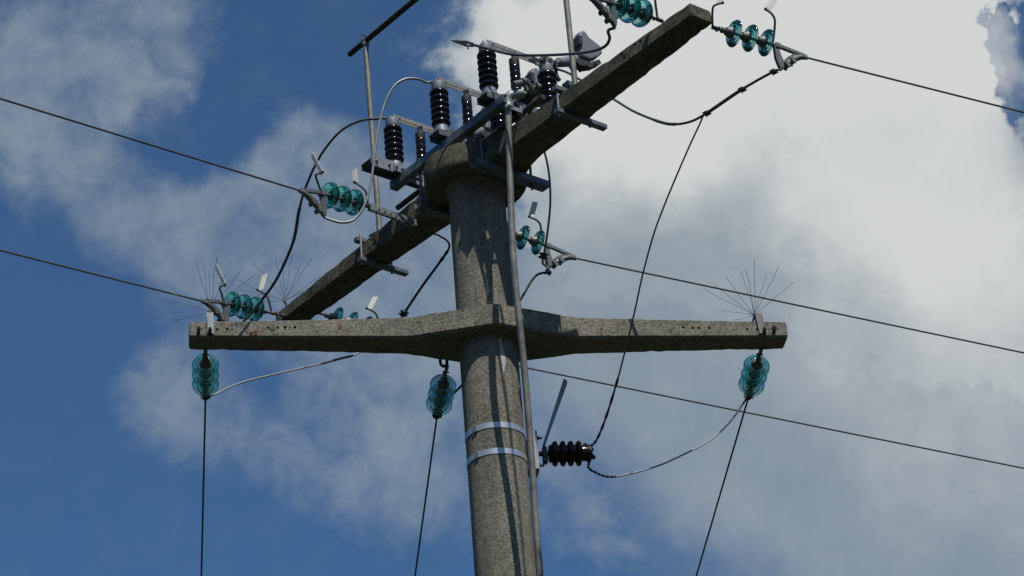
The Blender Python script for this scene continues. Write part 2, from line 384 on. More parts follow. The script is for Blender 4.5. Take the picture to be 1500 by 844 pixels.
# ------------------------------------------------------------------ lower crossarm
bm = BM(); rings = []
for s, yf, yb, zt, zb in ((-1.912, -.0785, .0785, .046, -.046), (-1.903, -.0875, .0875, .054, -.056), (-1.2, -.098, .098, .062, -.064), (-.53, -.116, .116, .071, -.075), (0, -.29, .29, .076, -.076),
                          (.55, -.116, .116, .071, -.075), (1.25, -.098, .098, .062, -.064), (1.903, -.0875, .0875, .054, -.056), (1.912, -.0785, .0785, .046, -.046)):
    c = .014; e = s
    rings.append([Ap(s, yf, zb+c), Ap(s, yf, zt-.004), Ap(s, yf+.004, zt), Ap(s, yb-.004, zt), Ap(s, yb, zt-.004), Ap(s, yb, zb+c), Ap(e, yb-c, zb), Ap(e, yf+c, zb)])
loft(bm, rough(rings))
armA = fin('lower_crossarm', bm, M_ARMA, loc=HA, smooth=False)
tag(armA, 'lower, pale concrete crossarm, level, with a pointed hub and bolt holes near its ends', 'crossarm')
def faceA(s):   # front face depth of the arm
    t = min(1, abs(s)/1.912); return -.116 + (.116-.0875)*max(0, (abs(s)-.53)/1.38) if abs(s) > .53 else -.29 + (.29-.116)*abs(s)/.53
def sA(x, y):   # distance along the arm of a point seen on its front
    n = Cn; P = on(x, y, Ap(0, -.1, 0), n); return (P-HA).dot(An), (P-HA).z
hb = BM()
HOLES_A = [(318, 481.5), (333, 481), (393, 479.5), (407, 479.5), (417.5, 479.5), (432, 479), (674, 468), (773, 468), (1001, 479.5), (1015, 480), (1024.5, 480), (1039, 480), (1095, 481), (1109.5, 481.5), (291, 483), (1134, 482), (307, 484), (1119, 484)]
for x, y in HOLES_A:
    s, z = sA(x, y); z = z + .0099*s
    lathe(hb, Ap(s, faceA(s)-.03, z), Cn, [(0, .0095), (.11, .0095)], 10)
drill(armA, hb)

# ------------------------------------------------------------------ upper crossarm
bm = BM(); rings = []
ZM = -.026
for b, w, h in ((-2.24, .079, .038), (-2.23, .088, .047), (-1.2, .105, .062), (-.5, .122, .078), (-.40, .135, .081), (-.32, .165, .0835), (0, .19, .084), (.32, .165, .0835), (.40, .135, .081), (.5, .122, .078), (1.2, .105, .062), (2.275, .088, .050), (2.285, .078, .040)):
    c = .012; e = b
    zm = ZM - ((.006 if b < 0 else .0125)*abs(b))
    rings.append([B(b, -w, zm-h+c), B(b, -w, zm+h-.012), B(e, -w+.012, zm+h), B(e, w-.012, zm+h), B(b, w, zm+h-.012), B(b, w, zm-h+c), B(e, w-c, zm-h), B(e, -w+c, zm-h)])
loft(bm, rough(rings, .06, .003))
armB = fin('upper_crossarm', bm, M_ARMB, loc=HB, smooth=False)
tag(armB, 'upper, mossy concrete crossarm slanting across the pole top with a round hub', 'crossarm')
hb = BM()
for x, y in ((927, 64), (935, 60), (908, 79), (912, 84), (556, 343), (547, 358), (541, 364)):
    P = onl(x, y, -.11); b = (P-HB).dot(Bn); z = P.z-HB.z
    lathe(hb, B(b, -.16, z), Ln, [(0, .011), (.13, .011)], 10)
drill(armB, hb)
bm = BM()
lathe(bm, B(0, 0, 0), Z, [(-.117, .20), (-.117, .306), (-.110, .322), (-.092, .334), (-.06, .337), (.05, .337), (.060, .333), (.066, .32), (.066, .0)], 72)
fin('hub_drum', bm, M_ARMB, armB)
bm = BM()
lathe(bm, B(0, 0, 0), Z, [(-.15, .186), (-.148, .196), (-.13, .202), (-.117, .204), (-.112, .2)], 48)
fin('mortar_collar', bm, M_POLE, armB)

# ------------------------------------------------------------------ insulator strings
SP = .115
def disc_meshes():
    """one glass disc along +X: iron cap towards the arm, ribbed glass shell, pin towards the line"""
    g = BM(); X = V((1, 0, 0)); O = V((0, 0, 0))
    top = [(.034, .030), (.036, .040), (.040, .056), (.0455, .070), (.053, .081), (.0615, .0865), (.066, .0875)]
    bot = [(.0700, .0866), (.0695, .083), (.0640, .078), (.0600, .072), (.0610, .067), (.0730, .0635), (.0735, .061), (.0600, .0575), (.0540, .052), (.0550, .047), (.0690, .0435), (.0695, .041), (.0540, .037), (.050, .030), (.051, .022), (.058, .017), (.056, .010), (.050, .0)]
    lathe(g, O, X, [(.020, 0), (.022, .024)] + top + bot, 40)
    c = BM(); lathe(c, O, X, [(.0, .012), (.001, .020), (.004, .026), (.018, .029), (.024, .031), (.034, .038), (.045, .039), (.047, .036), (.044, .030)], 28)
    p = BM(); lathe(p, O, X, [(.052, .017), (.062, .016), (.066, .010), (.098, .009), (.104, .013), (.112, .015), (.116, .009)], 18)
    return g, c, p
def mesh_of(name, bm, m, smooth=True):
    bmesh.ops.recalc_face_normals(bm, faces=bm.faces[:])
    me = bpy.data.meshes.new(name); bm.to_mesh(me); bm.free(); me.materials.append(m)
    for p in me.polygons: p.use_smooth = smooth
    if smooth: me.set_sharp_from_angle(angle=R(42))
    return me
g, c, p = disc_meshes()
ME_G, ME_C, ME_P = mesh_of('glass_disc', g, M_GLASS), mesh_of('cap', c, M_CAP), mesh_of('pin', p, M_CAP)
# dead-end clamp in the vertical plane of the string, x along it, z up; x=0 is where the string ends
def clamp_mesh():
    b = BM(); Y = V((0, 1, 0)); P = lambda pts, y: [V((x, y, z)) for x, z in pts]
    # upper strut, rear strut, curved jaw, keeper with U bolts: a triangle with an opening
    tube(b, P([(-.03, 0), (.02, 0)], 0), .011, 10)
    box(b, V((.018, 0, -.004)), V((1, 0, 0)), Y, Z, .034, .040, .030)
    prism(b, P([(.012, .014), (.05, .010), (.205, -.008), (.232, -.016), (.236, -.034), (.215, -.030), (.06, -.012), (.012, -.010)], -.011), Y*.022)
    prism(b, P([(-.006, -.002), (.022, -.002), (.040, -.075), (.062, -.125), (.045, -.165), (.022, -.162), (.000, -.10)], -.012), Y*.024)
    jaw = curve([V((.238, 0, -.030)), V((.19, 0, -.036)), V((.145, 0, -.062)), V((.10, 0, -.100)), V((.06, 0, -.142)), V((.03, 0, -.176))], 6)
    n_ = len(jaw); tube(b, jaw, [.010+.010*math.sin(math.pi*min(1, i/(n_-1)*1.15)) for i in range(n_)], 12)
    prism(b, P([(.16, -.03), (.13, -.052), (.09, -.085), (.055, -.12), (.05, -.095), (.075, -.06), (.12, -.025)], -.006) if False else P([(.20, -.030), (.15, -.048), (.10, -.088), (.06, -.128), (.052, -.110), (.085, -.070), (.135, -.030)], -.010), Y*.020)
    for x, z in ((.118, -.088), (.074, -.131)):
        box(b, V((x, 0, z)), V((.72, 0, .69)), Y, V((-.69, 0, .72)), .026, .050, .040)
        for y in (-.019, .019): tube(b, [V((x-.012, y, z+.012)), V((x+.017, y, z-.020))], .006, 8)
    return b
ME_CL = mesh_of('dead_end_clamp', clamp_mesh(), mat('dull_cast_alloy', (.17, .175, .17), .55, .35, vary=.25, vscale=50, bump=.1), True)
def small_clamp():
    b = BM(); Y = V((0, 1, 0))
    tube(b, [V((-.02, 0, 0)), V((.02, 0, 0))], .011, 10)
    prism(b, [V((x, -.014, z)) for x, z in ((.0, .016), (.05, .014), (.11, .004), (.12, -.014), (.05, -.034), (.0, -.02))], Y*.028)
    for x in (.03, .075):
        box(b, V((x, 0, -.008)), V((1, 0, 0)), Y, Z, .016, .056, .038)
        tube(b, [V((x, -.034, -.012)), V((x, .034, -.012))], .007, 8)
    return b
ME_SC = mesh_of('tension_clamp', small_clamp(), M_DARKST, True)
def orient(P, d):
    x = d.normalized(); y = Z.cross(x).normalized(); z = x.cross(y)
    return Matrix(((x.x, y.x, z.x, P.x), (x.y, y.y, z.y, P.y), (x.z, y.z, z.z, P.z), (0, 0, 0, 1)))
def child(o, name, me, x, parent=None, wl=None):
    c = link(bpy.data.objects.new(name, me)); c.parent = parent or o; c.location = (x, 0, 0)
    return c
def string(label, attach, end, group, small=False, capmat=None):
    """a string of three discs; 'attach' on the arm, 'end' where the clamp begins"""
    d = (end-attach).normalized()
    M = orient(end, d)
    t = thing('insulator_string', label, 'insulator', None, group, M)
    base = -(3*SP) - .005
    for k in range(3):
        gd = child(t, 'glass_disc', ME_G, base + k*SP); WLOC[gd] = M @ Matrix.Translation((base+k*SP, 0, 0))
        a = child(t, 'cap', ME_C, 0, gd); b_ = child(t, 'pin', ME_P, 0, gd)
    cl = child(t, 'tension_clamp' if small else 'dead_end_clamp', ME_SC if small else ME_CL, 0)
    q = end + d*base
    bm = BM(); L_ = (q-attach).length
    if L_ > .03:
        x, y = frame(d)
        tube(bm, [attach, attach + d*min(.05, L_*.4)], .013, 10); bolt(bm, attach + d*(L_*.45) - x*.02, x, .011, .012, .03)
        tube(bm, [attach + d*(L_*.3), q + d*.004], .010, 10)
        lathe(bm, q - d*min(.035, L_*.4), d, [(0, .010), (.006, .019), (.022, .019), (.03, .012)], 14)
    else: tube(bm, [attach, q], .011, 10)
    fin('link', bm, M_CAP, t)
    return t
def horn(t, pts, dep, plate=None, pw=8, rad=.0075, flat=True):
    """bent arcing horn through points seen at one depth, with its white bird-guard plate"""
    P = [at_depth(x, y, dep) for x, y in pts]
    bm = BM(); tube(bm, curve(P, 5), rad, 8)
    tip = P[-1]; e = (P[-1]-P[-2]).normalized()
    bolt(bm, tip - e*.006, -cf, .010, .010, .014)
    h = fin('arcing_horn', bm, M_CAP, t)
    if plate:
        (x1, y1), (x2, y2) = plate
        a, b = at_depth(x1, y1, dep), at_depth(x2, y2, dep + 1.2*math.hypot(x2-x1, y2-y1)/228)
        d = (b-a).normalized(); w = .040; wp = pw/228.
        ang = math.acos(min(1., wp/w)); n = d.cross(cf).normalized(); m_ = n.cross(d).normalized()
        ax = n*math.cos(ang) + m_*math.sin(ang); th = d.cross(ax).normalized()
        bm = BM(); box(bm, (a+b)/2, d, ax, th, (b-a).length, w, .005)
        fin('guard_plate', bm, M_PLATE, h, smooth=False, bevel=.0015)
    return h
GS_L, GS_R, GS_C = 'glass strings of the left span', 'glass strings of the right span', 'glass strings under the lower crossarm'

# right span: near, middle, far
pR1 = B(2.2, .11, -.03); eR1 = onvert(1134, 66, pR1, AZR)
sR1 = string('teal glass insulator string on the near tip of the upper crossarm, strung towards the right', onvert(1043, 40, pR1, AZR), eR1, GS_R)
horn(sR1, [(1050, 41), (1044, 38), (1044, 13), (1049, 7), (1060, 4)], depth(pR1), ((1054, 5), (1059, -20)), 8)
horn(sR1, [(1132, 64), (1134, 48), (1135, 30), (1130, 20), (1120, 13)], depth(eR1), ((1125, 13), (1139, -9)), 9)
pR2 = B(-.5, .12, 0); eR2 = onvert(799, 359, pR2, AZR)
sR2 = string('teal glass insulator string behind the pole top, strung towards the right', onvert(712, 330, pR2, AZR), eR2, GS_R)
horn(sR2, [(796, 356), (793, 338), (789, 325), (774, 317)], depth(eR2), ((778, 318), (784, 296)), 9)
pR3 = B(-2.05, .1, 0); eR3 = onvert(548, 484, pR3, AZR)
sR3 = string('teal glass insulator string half hidden behind the lower crossarm, strung towards the right', onvert(446, 452, pR3, AZR), eR3, GS_R)
horn(sR3, [(556, 478), (554, 468), (549, 458), (536, 451)], depth(eR3), ((541, 453), (550, 435)), 8)
# left span: near, middle, far
pL2 = onvert(541, 303, B(-.52, -.13, -.137), AZL); eL2 = onvert(474, 284, B(-.52, -.13, -.137), AZL)
sL2 = string('teal glass insulator string left of the pole hub, fixed by a perforated strap', pL2, eL2, GS_L)
horn(sL2, [(471, 283), (467, 272), (463, 260), (463, 256), (474, 252)], depth(eL2), ((472, 254), (457, 226)), 6)
horn(sL2, [(539, 301), (537, 285), (532, 276), (518, 266)], depth(pL2), ((521, 268), (519, 249)), 8)
bm = BM()
e1 = B(-.52, -.125, -.137); q1 = onvert(543, 304, B(-.52, -.13, -.137), AZL); dd = (q1-e1).normalized(); xx = dd.cross(Z).normalized()
for y in (-.012, .012): box(bm, (e1+q1)/2 + xx*y, dd, Z, xx, (q1-e1).length+.03, .045, .006)
for k in range(7): tube(bm, [e1 + dd*(.03+.055*k) - xx*.022, e1 + dd*(.03+.055*k) + xx*.022], .008, 8)
fin('perforated_strap', bm, M_GALV, sL2, smooth=False)
p3 = B(-2.12, -.09, -.06); eL3 = onvert(331, 444, p3, AZL)
sL3 = string('teal glass insulator string at the far tip of the upper crossarm, strung towards the left', onvert(418, 463, p3, AZL), eL3, GS_L)
horn(sL3, [(328, 444), (325, 432), (322, 421), (331, 417)], depth(eL3), ((330, 418), (317, 391)), 6)
horn(sL3, [(398, 461), (395, 445), (390, 433), (376, 424)], depth(p3), ((382, 425), (388, 402)), 8)
p1 = B(2.05, -.1, -.02); eL1 = onvert(897, 4, p1, AZL)
sL1 = string('teal glass insulator string on the near tip of the upper crossarm, strung towards the left', onvert(970, 31, p1, AZL), eL1, GS_L)
horn(sL1, [(963, 28), (961, 12), (958, -6), (950, -16)], depth(p1), ((953, -15), (958, -38)), 8)
# strings of the span that leaves behind the lower crossarm
def onC(x, y, slope=.06, s=0., y0=.1, z0=-.09):
    return on(x, y, Ap(s, y0, z0), An3.cross((Cn - Z*slope).normalized()))
CS = []
for lab, a, e in (('teal glass insulator string under the left end of the lower crossarm', (301, 513), (301, 570)),
                  ('teal glass insulator string hanging beside the pole under the lower crossarm', (655, 536), (642, 598)),
                  ('teal glass insulator string under the right end of the lower crossarm', (1115, 512), (1099, 570))):
    A0, E0 = onC(*a), onC(*e)
    CS.append((string(lab, A0, E0, GS_C, small=True), A0, E0))

# ------------------------------------------------------------------ line conductors
def conductor(label, start, p, d_extra, group, r=.0064, k=.0004):
    d = (p-start).normalized(); pts = [start]
    for i in range(1, 25):
        t = 70*(i/24)**1.6
        pts.append(start + d*t + Z*(k*t*t))
    bm = BM(); tube(bm, pts, r, 8)
    return tag(fin('line_conductor', bm, M_WIRE, loc=start), label, 'power line', group)
def exitp(t): return WLOC[t] @ V((.234, 0, -.026))
def tail(t): return WLOC[t] @ V((.03, 0, -.176))
GW = 'bare line conductors'
conductor('bare conductor leaving to the right, topmost of the three', exitp(sR1), onvert(1500, 165, pR1, AZR), 0, GW)
conductor('bare conductor leaving to the right, middle of the three', exitp(sR2), onvert(1500, 518, pR2, AZR), 0, GW)
conductor('bare conductor leaving to the right from behind the lower crossarm, lowest of the three', exitp(sR3), onvert(1500, 688, pR3, AZR), 0, GW)
conductor('bare conductor leaving to the left from the string beside the hub', exitp(sL2), onvert(0, 145, pL2, AZL), 0, GW)
conductor('bare conductor leaving to the left just above the lower crossarm', exitp(sL3), onvert(0, 367, p3, AZL), 0, GW)
conductor('bare conductor leaving to the upper left from the near tip of the upper crossarm', exitp(sL1), exitp(sL1) + dL*3 - Z*.42, 0, GW)
for (t, A0, E0), (x, y), lab in zip(CS, ((295, 844), (608, 844), (1020, 844)),
        ('dark conductor running down the left of the picture, below the left crossarm end', 'dark conductor running down just left of the pole', 'dark conductor running down on the right, below the right crossarm end')):
    P = WLOC[t] @ V((.08, 0, -.01))
    Q = on(x, y, P, An3.cross((Cn - Z*.15).normalized()))
    conductor(lab, P, Q, 0, 'dark conductors leaving behind the lower crossarm', r=.0066)

# ------------------------------------------------------------------ disconnect switch on the pole top
PITCH = (-.53, -.005, .518)
sw = thing('disconnect_switch', 'three pole air break switch of dark posts and steel beams on the pole top', 'switch', B(0, 0, .066))
def channel(bm, a, b, up, side, w, h, t=.006):
    """C profile from a to b: web of height h on the +side face, flanges of width w"""
    d = (b-a).normalized(); L_ = (b-a).length; m = (a+b)/2
    box(bm, m + side*(w/2-t/2), d, side, up, L_, t, h)
    box(bm, m + up*(h/2-t/2) - side*(t/2+.0005), d, side, up, L_-.002, w-t, t)
    box(bm, m - up*(h/2-t/2) - side*(t/2+.0005), d, side, up, L_-.002, w-t, t)
bm = BM(); channel(bm, B(-.60, -.222, .158), B(.66, -.222, .158), Z, -Ln, .058, .062); fin('front_beam', bm, M_GALVD, sw, smooth=False, bevel=.002)
bm = BM(); channel(bm, B(-.60, .222, .158), B(.95, .222, .158), Z, Ln, .058, .062); fin('rear_beam', bm, M_GALVD, sw, smooth=False, bevel=.002)
for i, b in enumerate(PITCH):
    bm = BM(); l0 = -.49 if i == 0 else -.315
    bb = b - (.07 if i == 0 else 0)
    channel(bm, B(b, l0, .2135), B(b, .33, .2135), Bn, Z, .044, .115)
    fin('cross_channel', bm, M_GALVD, sw, smooth=False, bevel=.002)
    if i == 0:
        for q, (ll, zz, w_, h_) in enumerate(((-.40, .215, .17, .085), (-.27, .215, .08, .060))):
            bm = BM(); box(bm, B(b+.062+.004*q, ll, zz), Ln, Z, Bn, w_, h_, .007)
            for x_ in (-.3, .3): bolt(bm, B(b+.066+.004*q, ll + w_*x_, zz), Bn, .011, .01, .012)
            fin('end_plate', bm, M_GALV, sw, smooth=False, bevel=.0015)
bm = BM(); box(bm, B(.93, .19, .205), Bn, Ln, Z, .06, .30, .035); fin('end_bar', bm, M_GALVD, sw, smooth=False, bevel=.002)
for b in (-.31, .31):
    bm = BM(); channel(bm, B(b, -.255, -.145), B(b, .335, -.145), Bn, -Z, .05, .075)
    fin('mounting_channel', bm, M_GALVD, sw, smooth=False, bevel=.002)
    for l in (-.215, .215):
        if b > 0 and l < 0: l = -.18
        zt = .20 if b < 0 else .08
        bm = BM(); tube(bm, [B(b, l, -.19), B(b, l, zt)], .009, 8); bolt(bm, B(b, l, -.172), -Z, .017, .014, .02); bolt(bm, B(b, l, zt-.01), Z, .016, .012, .02)
        fin('tie_rod', bm, M_GALVD, sw)
for b in (-.22, .22):
    for l in (-.2, .2):
        bm = BM(); box(bm, B(b, l, .095), Bn, Ln, Z, .05, .008, .07); box(bm, B(b, l + (.018 if l < 0 else -.018), .070), Bn, Ln, Z, .05, .045, .007)
        fin('foot', bm, M_GALVD, sw, smooth=False)
def post(b, l, z0, z1, big=1.):
    o = B(b, l, z0); h = z1-z0; n = 6
    pr = [(.062, .046)]; s0, s1 = .062, h-.058; p = (s1-s0)/n
    for k in range(n):
        c = s0 + p*(k+.5)
        for q in range(9): t = -.46 + .92*q/8; pr.append((c + p*t, .0465 + .0175*big*math.cos(math.pi*t/1.0)**.62))
    pr += [(s1, .044)]
    bm = BM(); lathe(bm, o, Z, pr, 32); p_ = fin('post_insulator', bm, M_PORC, sw)
    bm = BM(); lathe(bm, o, Z, [(.0, .060), (.012, .060), (.016, .050), (.058, .049), (.064, .044)], 32); fin('base_flange', bm, M_BRIGHT, p_)
    bm = BM(); lathe(bm, o, Z, [(h-.062, .045), (h-.058, .0475), (h-.0025, .0475), (h-.0003, .0450), (h-.0002, .0)], 32); fin('cap', bm, M_BRIGHT, p_)
    bm = BM()
    for q in (-.018, .018): bolt(bm, o + Z*(h+.006) + Ln*q, Z, .011, .012, .016)
    box(bm, o + Z*(h+.006), Bn, Ln, Z, .04, .07, .012)
    fin('terminal', bm, M_BRIGHT, p_)
def slim(b, l, z0, z1):
    o = B(b, l, z0); h = z1-z0; n = 9; s1 = h-.075; p = s1/n
    pr = [(0, .03)]
    for k in range(n):
        c = p*(k+.5); r = .040 - .0006*k
        for q in range(7): t = -.45 + .9*q/6; pr.append((c + p*t, .031 + (r-.031)*math.cos(math.pi*t)**.6))
    pr += [(s1, .028)]
    bm = BM(); lathe(bm, o, Z, pr, 24); p_ = fin('drive_insulator', bm, M_PORC, sw)
    bm = BM(); lathe(bm, o, Z, [(s1-.002, .032), (s1+.003, .0345), (h-.022, .0345), (h-.018, .031), (h-.017, .009), (h+.012, .009)], 24); fin('cap', bm, M_DARKST, p_)
for b in PITCH:
    post(b, -.25, .236, .634); post(b, .25, .236, .650, 1.08); slim(b, -.02, .16, .628)
    bm = BM()                                                       # twin-bar blade bridging the two posts
    for q in (-.0145, .0145):
        box(bm, B(b+q, 0, .662), Ln, Bn, Z, .50, .006, .030)
    for l in (-.2, -.02, .12, .21): tube(bm, [B(b-.024, l, .662), B(b+.024, l, .662)], .007, 8)
    box(bm, B(b, -.02, .645), Ln, Bn, Z, .035, .018, .03)
    fin('blade', bm, M_BLADE, sw, smooth=False, bevel=.0012)
    bm = BM()                                                       # hinge jaws on the far post
    for q in (-.030, .030): prism(bm, [B(b+q-.004, l, z) for l, z in ((.17, .665), (.20, .70), (.27, .705), (.32, .685), (.33, .66), (.22, .652))], Bn*.008)
    for l in (.21, .26, .30): bolt(bm, B(b+.033, l, .678), Bn, .011, .010, .014); bolt(bm, B(b-.033, l, .678), -Bn, .011, .010, .014)
    tube(bm, [B(b, .25, .665), B(b, .33, .700), B(b, .40, .728)], [.020, .024, .030], 12)
    fin('hinge', bm, M_CAP, sw)
    bm = BM()                                                       # grey arc chute on its arm
    tube(bm, [B(b, .36, .715), B(b, .45, .755), B(b, .52, .800)], [.032, .036, .030], 16)
    fin('chute_arm', bm, M_CHUTE, sw)
    out_ = [(.520, .800), (.530, .880), (.515, .960), (.545, 1.035), (.585, 1.060), (.630, 1.010), (.690, .985), (.735, .965), (.750, .905), (.700, .850), (.620, .800)]
    out_ = [(.625 + (l-.625)*.88, .90 + (z-.90)*.86) for l, z in out_]
    bm = BM(); prism(bm, [B(b-.036, l, z) for l, z in out_], Bn*.072)
    ch = fin('arc_chute', bm, M_CHUTE, sw, smooth=False, bevel=.012)
    bm = BM(); prism(bm, [B(b-.032, l, z) for l, z in ((.47, .765), (.53, .790), (.62, .792), (.70, .842), (.715, .815), (.66, .775), (.60, .745), (.52, .735))], Bn*.064)
    for l, z in ((.50, .745), (.58, .75), (.66, .79)): tube(bm, [B(b-.045, l, z), B(b+.045, l, z)], .012, 8)
    box(bm, B(b, .535, .93), Bn, Ln, Z, .10, .03, .07)
    fin('chute_grip', bm, M_DARKST, ch, smooth=False)
    bm = BM(); tube(bm, [B(b, .33, .70), B(b, .335, .62), B(b, .345, .585)], .012, 8); tube(bm, [B(b, .27, .61), B(b, .345, .585), B(b, .36, .57)], .014, 8)
    fin('trip_lever', bm, M_DARKST, sw)
    bm = BM(); box(bm, B(b, -.02, .135), Ln, Bn, Z, .10, .035, .014); tube(bm, [B(b-.03, -.02, .155), B(b+.03, -.02, .155)], .02, 10); tube(bm, [B(b, -.05, .12), B(b, .08, .105)], .012, 8)
    fin('rocker', bm, M_GALV, sw)
bm = BM(); tube(bm, [B(-.74, -.09, .105), B(.86, -.09, .105)], .019, 14); fin('drive_shaft', bm, M_DARKST, sw)
for b in (-.42, .09, .64):
    bm = BM(); box(bm, B(b, -.09, .125), Bn, Ln, Z, .03, .055, .09); box(bm, B(b+.018, -.16, .10), Bn, Ln, Z, .006, .16, .03); bolt(bm, B(b+.022, -.22, .10), Bn, .013, .01, .012); bolt(bm, B(b, -.118, .11), -Ln, .012, .01, .012)
    fin('shaft_bearing', bm, M_GALV, sw, smooth=False, bevel=.002)
# crank at the near end that the operating tube turns
TUBE_TOP = on(744, 152, V((0, -.62, 0)), V((0, 1, 0)))
kd = depth(TUBE_TOP)
def kp(x, y, o=0.): return at_depth(x, y, kd+o)
bm = BM(); tube(bm, [kp(752, 124, .03), kp(765, 121, .10)], .022, 12); lathe(bm, kp(764, 121, .09), (kp(770, 119, .12)-kp(764, 121, .09)), [(0, .020), (.004, .030), (.03, .030), (.034, .02)], 12); fin('crank_pin', bm, M_CAP, sw)
bm = BM(); tube(bm, [kp(768, 119, .12), kp(781, 137, .16)], .030, 12); fin('crank_lever', bm, M_CAP, sw)
bm = BM(); prism(bm, [kp(*q, .16) for q in ((757, 152), (761, 144), (787, 124), (795, 127), (793, 133), (781, 145), (769, 155))], cf*.05); fin('crank_fork', bm, M_DARKST, sw, smooth=False, bevel=.004)
bm = BM(); tube(bm, [kp(775, 140, .15), kp(779, 160, .2)], .016, 10); fin('crank_link', bm, M_DARKST, sw)
for x, y, x2, y2, o in ((745, 137, 752, 136, .05), (754, 151, 761, 141, .14), (769, 126, 772, 133, .08), (786, 123, 791, 127, .14)):
    bm = BM(); tube(bm, [kp(x, y, o), kp(x2, y2, o)], .014, 10); bolt(bm, kp(x, y, o), -cf, .012, .012, .014); fin('bolt', bm, M_GALV, sw)

# ------------------------------------------------------------------ operating tube in front of the pole
tp = []
for (x, y), d in zip(((744, 152), (748, 290), (753, 394), (768, 540), (779, 680), (791, 844)), (-.62, -.615, -.60, -.535, -.47, -.42)):
    tp.append(on(x, y, V((0, d, 0)), V((0, 1, 0))))
tp += [V((.19, -.33, 6)), V((.20, -.30, 3)), V((.20, -.29, .02))]
bm = BM(); tube(bm, curve(tp, 6), .0215, 16)
rod = tag(fin('operating_tube', bm, M_TUBE, loc=(.2, -.29, 0)), 'long grey steel tube running down in front of the pole from the switch', 'operating rod')
bm = BM()
T0 = tp[0]; el = curve([T0 - Z*.012, T0 + Z*.03, T0 + Z*.062 + cr*.018, T0 + Z*.078 + cr*.062 + cf*.02, T0 + Z*.079 + cr*.105 + cf*.04], 5)
tube(bm, el, .031, 14); lathe(bm, T0 - Z*.035, Z, [(0, .024), (.0, .033), (.03, .033), (.034, .030)], 16)
fin('elbow', bm, mat('pale_green_grey_casting', (.25, .29, .28), .5, .3, vary=.2), rod)

# ------------------------------------------------------------------ bird perch frame above the upper crossarm
pf = thing('bird_perch', 'grey tubular perch frame standing on the upper crossarm, its bar above the switch', 'bird perch', B(0, 0, .06))
for b, b2 in ((-1.074, -1.115), (1.074, 1.055)):
    bm = BM(); tube(bm, [B(b, 0, .035), B(b2, 0, 1.71)], .0195, 14); fin('upright', bm, M_TUBE, pf)
    bm = BM(); bb = b - (.05 if b < 0 else .035)
    box(bm, B(bb, .05, -.117), Bn, Ln, Z, .045, .40, .032); fin('clamp_bar', bm, M_GALVD, pf, smooth=False, bevel=.003)
    bm = BM(); box(bm, B(bb-.03 if b < 0 else bb, -.015, .052), Bn, Ln, Z, .045, .27, .032); box(bm, B(b, 0, .045), Bn, Ln, Z, .08, .09, .012)
    fin('clamp_bar', bm, M_GALVD, pf, smooth=False, bevel=.003)
    for l in (-.128, .122):
        bm = BM(); tube(bm, [B(bb, l, -.14), B(bb, l, .085)], .0075, 8); bolt(bm, B(bb, l, -.132), -Z, .014, .012, .012)
        fin('threaded_rod', bm, M_GALV, pf)
bm = BM(); tube(bm, [B(-1.309, 0, 1.70), B(1.30, 0, 1.70)], .021, 12); fin('crossbar', bm, M_RUST, pf)
for b in (-1.115, 1.055):
    bm = BM(); lathe(bm, B(b, 0, 1.66), Z, [(0, .022), (0, .027), (.05, .027), (.055, .022)], 14); tube(bm, [B(b, -.03, 1.70), B(b, -.03, 1.745), B(b, .03, 1.745), B(b, .03, 1.70)], .006, 8)
    fin('top_fitting', bm, M_CAP, pf)

# ------------------------------------------------------------------ straps, bolts and paint on the lower crossarm
def fA(x, y, out=.0):
    s, z = sA(x, y); return Ap(s, faceA(s)-out, z + .0099*s)
for cx_, tilt in ((308.5, 0.), (1117, .09)):
    bm = BM(); a = fA(cx_, 486, .008); upv = (Z - An*tilt).normalized()
    box(bm, a + upv*.062, An, Cn, upv, .044, .007, .150); box(bm, a + upv*.062 - An*.019 - Cn*(-.021), Cn, An, upv, .036, .006, .148)
    fin('end_strap', bm, M_GALV if tilt == 0 else M_CAP, armA, smooth=False, bevel=.0015)
for x, y in ((307.5, 484), (291, 483), (1119.5, 484), (1134, 482)):
    bm = BM(); P = fA(x, y, .011); tube(bm, [P, P - Cn*.02 - Z*.004], .0125, 8); tube(bm, [P + Z*.02, P - Z*.026], .008, 8)
    fin('eye_bolt', bm, M_BLACKBOLT, armA)
bm = BM()
def patch(bm, cx_, cy_, w, h, f, n=14):
    pts = []
    for k in range(n):
        t = 2*math.pi*k/n; r = random.uniform(.55, 1.1)
        pts.append(f(cx_ + w*math.cos(t)*r, cy_ + h*math.sin(t)*r))
    return pts
prism(bm, patch(bm, 497.5, 480, 3.2, 4.5, lambda x, y: fA(x, y, .0012)), Cn*.003); fin('painted_mark', bm, M_RED, armA, smooth=False)
for st in ([(367.5, 484.5), (369.5, 489.5), (371.5, 484.5)], [(376, 484.3), (373.2, 485.2), (373.6, 487), (376.2, 488), (375.8, 489.8), (372.8, 490)]):
    bm = BM()
    for a, b in zip(st, st[1:]):
        p_, q_ = fA(*a, .0012), fA(*b, .0012); d = (q_-p_).normalized(); box(bm, (p_+q_)/2, d, Cn, d.cross(Cn), (q_-p_).length+.004, .003, .0055)
    fin('painted_letter', bm, M_RED, armA, smooth=False)
bm = BM()
def fB(x, y): 
    P = onl(x, y, -.112); b = abs((P-HB).dot(Bn)); w = .105 + (.122-.105)*(1.2-b)/.7
    return onl(x, y, -w-.0012)
prism(bm, patch(bm, 506, 388, 3, 5.5, fB), Ln*.003); fin('painted_mark', bm, M_RED, armB, smooth=False)
bm = BM(); P = onC(650, 533); tube(bm, curve([P + An*.02 + Z*.05, P + An*.02, P - Z*.018, P - An*.02, P - An*.02 + Z*.05], 5), .010, 8); fin('hook', bm, M_DARKST, armA)

